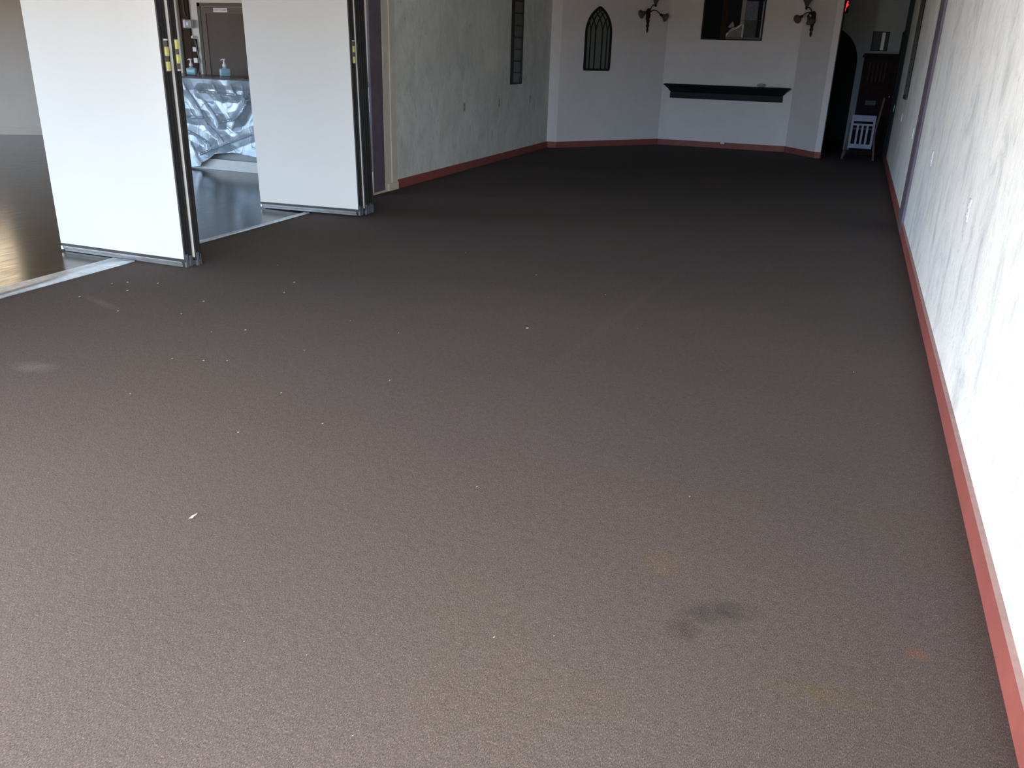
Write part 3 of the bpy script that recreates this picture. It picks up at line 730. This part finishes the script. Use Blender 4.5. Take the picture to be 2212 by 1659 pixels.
# bar must carry the left bottle: extend the worktop
Bx('worktop_return', -9.6, -8.6, 9.9, 10.72, 1.10, 1.135, 'bar_top', .004); Bx('return_panel', -9.55, -8.6, 9.96, 10.6, -.004, 1.10, 'bar_body')
crumple('dark_cloth', 'dark crumpled cloth at the left end of the bar top', 'cloth', (-8.92, 9.99, 1.1355), (.12, .06, .02), 'bar_top', 8)

# ------------------------------------------------------------------ closet door, brown column, thermostat, switches
r = struct(thing('door_1', '', 'door', (-9.17, 11.6, 0)), 'brown closet door with grey frame behind the bar', 'door')
def D(name, x0, x1, y0, y1, z0, z1, mat, par=None, bev=0):
    bm = bmesh.new(); add_box(bm, x0+9.17, x1+9.17, y0-11.6, y1-11.6, z0, z1, 0, bev); return mesh_obj(name, bm, mat, par or r)
bm = bmesh.new()
for (x0, x1, z0, z1) in ((-9.712, -9.657, 0, 2.135), (-8.70, -8.645, 0, 2.135), (-9.712, -8.645, 2.083, 2.135)): add_box(bm, x0+9.17, x1+9.17, -.03, 0, z0, z1, 0, .003)
mesh_obj('door_frame', bm, 'door_frame', r)
D('door_leaf', -9.652, -8.705, 11.588, 11.598, 0, 2.078, 'door_recess')
bm = bmesh.new()
for (x0, x1, z0, z1) in ((-9.652, -9.562, 0, 2.078), (-8.795, -8.705, 0, 2.078), (-9.562, -8.795, 1.985, 2.078), (-9.562, -8.795, 0, .2)): add_box(bm, x0+9.17, x1+9.17, -.024, -.012, z0, z1, 0, .003)
mesh_obj('leaf_frame', bm, 'door_brown', r)
r2_ = thing('door_sign', 'small white closet sign at the top of the brown door', 'sign', (-9.275, 11.574, 2.035))
bm = bmesh.new(); add_box(bm, -.132, .132, -.004, 0, -.030, .030, 0, .003); sg = mesh_obj('plate', bm, 'sign_white', r2_)
bm = bmesh.new(); text_bm(bm, 'COAT CLOSET', .038, Matrix.Translation((0, -.0048, 0)) @ Matrix.Rotation(PI/2, 4, 'X'), .0006)
mesh_obj('lettering', bm, 'ink', r2_)
struct(box('trim_10', -10.06, -9.88, 11.56, 11.6, 0, H, 'brown_wood', bev=.004), 'dark brown timber column beside the closet door', 'column')
struct(box('trim_11', -10.15, -10.05, 11.50, 11.6, 0, H, 'paint_far', bev=.02), 'pale rounded post left of the brown column', 'post')
bm = bmesh.new(); add_tube(bm, [(-9.945, 11.548, H), (-9.945, 11.548, 2.0), (-9.925, 11.548, 1.94)], .010, 8)
tag(mesh_obj('conduit_pipe', bm, 'door_brown'), 'thin brown conduit running down the timber column to the thermostat', 'pipe')
o = box('wood_panel', -10.05, -9.79, 11.565, 11.598, 0, 1.615, 'brown_wood', bev=.004)
tag(o, 'dark brown wooden panel on the wall left of the closet door', 'panel')
r = thing('thermostat', 'rounded white thermostat with dark screen on the brown column', 'thermostat', (-9.873, 11.56, 1.828))
bm = bmesh.new(); add_box(bm, -.088, .088, -.055, -.004, -.062, .062, 0, .022); mesh_obj('housing', bm, 'white_plastic', r, True)
bm = bmesh.new(); add_box(bm, -.045, .086, -.060, -.045, -.055, .055, 0, .010); mesh_obj('front_cover', bm, 'grey_plastic', r)  # grey cover leaves a white left edge as a painted highlight
bm = bmesh.new(); add_box(bm, -.022, .032, -.063, -.055, -.028, .028, 0, .003); mesh_obj('screen', bm, 'dark_screen', r)
bm = bmesh.new(); add_box(bm, -.135, -.07, -.010, 0, -.065, .075, 0, .003); mesh_obj('mounting_plate', bm, 'door_brown', r)
for x, z, l, s_ in ((-9.83, 1.64, 'small white hook highest beside the brown wooden panel', .55), (-9.812, 1.462, 'white square switch on the brown wooden panel, under the hook', .9), (-9.808, 1.298, 'white square switch on the brown wooden panel, just above the bar', 1)):
    q = thing('light_switch', l, 'switch', (x, 11.565, z), 0, 'white switches beside the closet door')
    bm = bmesh.new(); add_box(bm, -.036*s_, .036*s_, -.030, 0, -.036*s_, .036*s_, 0, .005); mesh_obj('cover', bm, 'white_plastic', q)
    bm = bmesh.new(); add_box(bm, -.008, .008, -.036, -.029, -.014, .014, 0, .002); mesh_obj('toggle', bm, 'white_plastic', q)
bm = bmesh.new(); add_tube(bm, [(-9.80, 11.55, 1.60), (-9.775, 11.55, 1.52), (-9.765, 11.55, 1.40), (-9.74, 11.55, 1.28), (-9.75, 11.545, 1.17), (-9.79, 11.54, 1.05)], .006, 6)
tag(mesh_obj('hanging_cable', bm, 'grey_plastic', smooth=True), 'grey cable hanging past the switches down to the bar', 'cable')

# ------------------------------------------------------------------ the dark passage
r = thing('exit_sign', 'red glowing exit sign half hidden behind the wall end', 'exit sign', (-.56, 17.99, 2.52))
bm = bmesh.new(); add_box(bm, -.20, .20, -.05, 0, -.12, .12, 0, .008); mesh_obj('housing', bm, 'hall_dark', r)
bm = bmesh.new(); text_bm(bm, 'EXIT', .15, Matrix.Translation((-.045, -.052, 0)) @ Matrix.Rotation(PI/2, 4, 'X'), .001)
mesh_obj('letters', bm, 'exit_red', r)
bm = bmesh.new(); va = [bm.verts.new((x, -.053, z)) for x, z in ((.135, -.085), (.155, -.085), (.160, -.03), (.200, .025), (.175, .045), (.19, .085), (.165, .085), (.150, .03), (.140, .0))]
bm.faces.new(va); e_ = bmesh.ops.extrude_face_region(bm, geom=bm.faces[:]); [setattr(v.co, 'y', v.co.y+.003) for v in e_['geom'] if isinstance(v, bmesh.types.BMVert)]
mesh_obj('arrow', bm, 'exit_red', r)
r = thing('small_picture', 'small thin framed picture on the grey passage wall', 'picture', (.272, 18.0, 1.94))
bm = bmesh.new(); w_, h_ = .142, .165
for (x0, x1, z0, z1) in ((-w_, -w_+.012, -h_, h_), (w_-.012, w_, -h_, h_), (-w_, w_, -h_, -h_+.012), (-w_, w_, h_-.012, h_)): add_box(bm, x0, x1, -.02, 0, z0, z1)
mesh_obj('frame', bm, 'mantel', r)
bm = bmesh.new(); add_box(bm, -w_+.01, w_-.01, -.008, 0, -h_+.01, h_-.01); mesh_obj('print', bm, 'dull_grey', r)
bm = bmesh.new(); add_box(bm, .02, .075, -.010, -.006, -h_+.01, h_-.015); mesh_obj('pale_stripe', bm, 'white_plastic', r)

# slatted high chair turned with its back to the room
def chair_back(par, z0, z1, w, y, lean, mat, slats, top, rails=True):
    bm = bmesh.new(); N = (0, 1, 0)
    def pt(x, z): return (x, y + lean*(z-z0), z)
    for s_ in (-1, 1): add_bar(bm, pt(s_*(w/2-.018), z0), pt(s_*(w/2-.018), z1), .036, .03, N)
    add_bar(bm, pt(-w/2, z1-top/2), pt(w/2, z1-top/2), top, .026, N)
    add_bar(bm, pt(-w/2, z0+.035), pt(w/2, z0+.035), .07, .026, N)
    if rails: add_bar(bm, pt(-w/2+.02, z1-top-.055), pt(w/2-.02, z1-top-.055), .032, .02, N)
    fr = mesh_obj('back_frame', bm, mat, par)
    for k in range(slats):
        x = -w/2+.036+(w-.072)*(k+1)/(slats+1); bm = bmesh.new()
        add_bar(bm, pt(x, z0+.06), pt(x, z1-top-(.055 if rails else 0)), .034, .014, N); mesh_obj('slat', bm, mat, fr)
r = thing('high_chair', 'pale slat-back high chair with splayed wooden legs at the passage mouth', 'chair', (.215, 16.40, 0), -.04)
chair_back(r, .19, .735, .385, -.15, .05, 'pale_slat', 3, .10)
bm = bmesh.new(); add_box(bm, -.175, .175, -.13, .20, .50, .525, 0, .006); mesh_obj('seat', bm, 'chair_rail_wood', r)
for s_, zt in ((-1, .60), (1, 1.03)):
    bm = bmesh.new(); add_bar(bm, (s_*.255, -.16, 0), (s_*.205, -.10, .42), .032, .03, (0, 1, 0)); add_bar(bm, (s_*.205, -.10, .42), (s_*(.205 if s_ < 0 else .262), -.12, zt), .030, .028, (0, 1, 0)); mesh_obj('leg', bm, 'chair_rail_wood', r)
    bm = bmesh.new(); add_bar(bm, (s_*.245, .25, 0), (s_*.18, .15, .51), .032, .03, (0, 1, 0)); mesh_obj('leg', bm, 'chair_rail_wood', r)
bm = bmesh.new(); add_bar(bm, (-.235, -.14, .14), (.235, -.14, .14), .02, .02, (0, 1, 0)); mesh_obj('stretcher', bm, 'dark_wood', r)
# tall dark cabinet with slatted upper front
r = thing('tall_cabinet', 'tall black wooden cabinet with slatted upper front in the dark passage', 'cabinet', (.29, 17.10, 0))
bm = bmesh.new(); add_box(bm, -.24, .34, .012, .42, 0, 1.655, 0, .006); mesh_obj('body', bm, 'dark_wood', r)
bm = bmesh.new(); add_box(bm, -.27, .36, -.03, .44, 1.655, 1.70, 0, .008); add_box(bm, -.25, .35, -.015, .43, 1.70, 1.725, 0, .006); mesh_obj('top_board', bm, 'dark_wood', r)
bm = bmesh.new()
for (x0, x1, z0, z1) in ((-.235, -.19, .06, 1.64), (.20, .245, .06, 1.64), (-.19, .20, 1.58, 1.64), (-.19, .20, 1.21, 1.26), (-.19, .20, .06, .14), (-.19, .20, .80, .84)): add_box(bm, x0, x1, -.006, .014, z0, z1, 0, .002)
mesh_obj('front_frame', bm, 'dark_wood', r)
for k in range(5):
    bm = bmesh.new(); x = -.125+.065*k; add_box(bm, x-.016, x+.016, -.010, .013, 1.255, 1.585, 0, .003); mesh_obj('slat', bm, 'slat_dark', r)
bm = bmesh.new(); add_box(bm, -.10, .075, -.012, -.004, .865, .945, 0, .002); mesh_obj('drawer_plate', bm, 'dull_grey', r)
r = struct(thing('door_2', '', 'door', (XR, 17.5, 0)), 'dark door with brass knob in the passage', 'door')
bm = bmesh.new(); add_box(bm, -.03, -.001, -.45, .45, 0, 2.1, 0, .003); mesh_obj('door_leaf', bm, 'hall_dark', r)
bm = bmesh.new(); add_lathe(bm, [(.014, 0), (.012, .03), (.030, .045), (.034, .06), (.026, .078), (.008, .084)], Matrix.Translation((-.03, -.36, 1.02)) @ Matrix.Rotation(-PI/2, 4, 'Y'), 16)
mesh_obj('knob', bm, 'brass', r, True)

# ------------------------------------------------------------------ lint on the carpet
def lint(x, y, s, ang, label, group=None, name='lint_speck', cat='lint'):
    s *= .58; bm = bmesh.new(); L, W_ = .011*s, .0042*s
    pr = [(-L, 0), (-L*.4, W_*.8), (L*.5, W_), (L, W_*.2), (L*.3, -W_*.8), (-L*.5, -W_)]
    add_prism(bm, pr, 0, .0035*s)
    o = mesh_obj(name, bm, 'lint'); o.location = (x, y, .0005); o.rotation_euler = (0, 0, ang)
    return tag(o, label, cat, group)
specks = [(-4.408, 4.276), (-4.569, 4.026), (-4.64, 4.375), (-4.565, 4.442), (-4.367, 4.517), (-4.109, 3.889), (-3.724, 4.015), (-3.788, 4.298), (-3.452, 4.713),
          (-3.952, 5.339), (-3.547, 4.97), (-3.323, 3.808), (-3.17, 3.923), (-3.206, 3.349), (-3.038, 3.397), (-2.926, 3.451), (-2.653, 3.767), (-2.397, 3.191), (-3.04, 2.876),
          (-2.016, 2.966), (-2.297, 2.733), (-2.001, 3.565), (-2.331, 4.276), (-2.712, 4.356), (-2.064, 5.988), (-1.43, 5.68), (-1.037, 4.995), (-2.848, 6.424),
          (-.575, 1.962), (-1.191, 1.608), (-.354, 2.972), (-1.142, 2.705), (-1.387, 1.587), (.234, 4.764), (-4.85, 9.85), (-4.88, 10.5), (-.915, 1.397)]
for i, (x, y) in enumerate(specks):
    dist = math.hypot(x, y); s = .35+.11*dist*random.uniform(.6, 1.1) if dist > 2.2 else .33
    lint(x, y, min(s, 1.05), 1.2+random.uniform(-.5, .5), 'tiny white lint speck lying on the brown carpet', 'lint specks on the carpet')
lint(-.735, 1.887, .6, 1.1, 'bright white crumb near the bottom centre of the carpet', None, 'white_crumb', 'crumb')
lint(-1.665, 4.706, 1.3, .5, 'largest white crumb in the middle of the carpet', None, 'white_crumb', 'crumb')
lint(-2.016, 2.966, .6, .9, 'white crumb alone on the left middle of the carpet', None, 'white_crumb', 'crumb')
bm = bmesh.new()
pr = [(-.016, -.004, 0), (-.004, .003, .004), (.010, .007, .001), (.018, .012, .006), (.004, -.001, .007), (-.004, -.007, .001), (-.014, -.007, .004)]
va = [bm.verts.new(p) for p in pr]; vb = [bm.verts.new((p[0], p[1], p[2]+.0015)) for p in pr]
bm.faces.new(va); bm.faces.new(vb[::-1])
for i in range(len(pr)): bm.faces.new((va[i], va[(i+1) % 7], vb[(i+1) % 7], vb[i]))
o = mesh_obj('paper_scrap', bm, 'lint'); o.location = (-1.984, 2.077, .001); o.rotation_euler = (0, 0, .9); tag(o, 'torn white paper scrap on the left foreground of the carpet', 'paper scrap')

# ------------------------------------------------------------------ daylight
W = bpy.data.worlds.new('world'); S.world = W; W.use_nodes = True; nt = W.node_tree
bg = nt.nodes['Background']; tc = nt.nodes.new('ShaderNodeTexCoord'); sx = nt.nodes.new('ShaderNodeSeparateXYZ'); rp = nt.nodes.new('ShaderNodeValToRGB')
mr = nt.nodes.new('ShaderNodeMapRange'); mr.inputs['From Min'].default_value = -1; mr.inputs['From Max'].default_value = 1
nt.links.new(tc.outputs['Generated'], sx.inputs[0]); nt.links.new(sx.outputs['Z'], mr.inputs['Value']); nt.links.new(mr.outputs[0], rp.inputs[0]); nt.links.new(rp.outputs[0], bg.inputs[0])
e = rp.color_ramp.elements
e[0].position = 0; e[0].color = (.23, .165, .10, 1); e[1].position = 1; e[1].color = (.55, .75, 1.0, 1)
for p, c in ((.46, (.24, .175, .11)), (.50, (.29, .235, .175)), (.508, (.58, .90, 1.30)), (.55, (.66, .93, 1.26)), (.60, (.84, .90, .96)), (.70, (.86, .90, .95))):
    q = e.new(p); q.color = (*c, 1)
bg.inputs['Strength'].default_value = 13.8
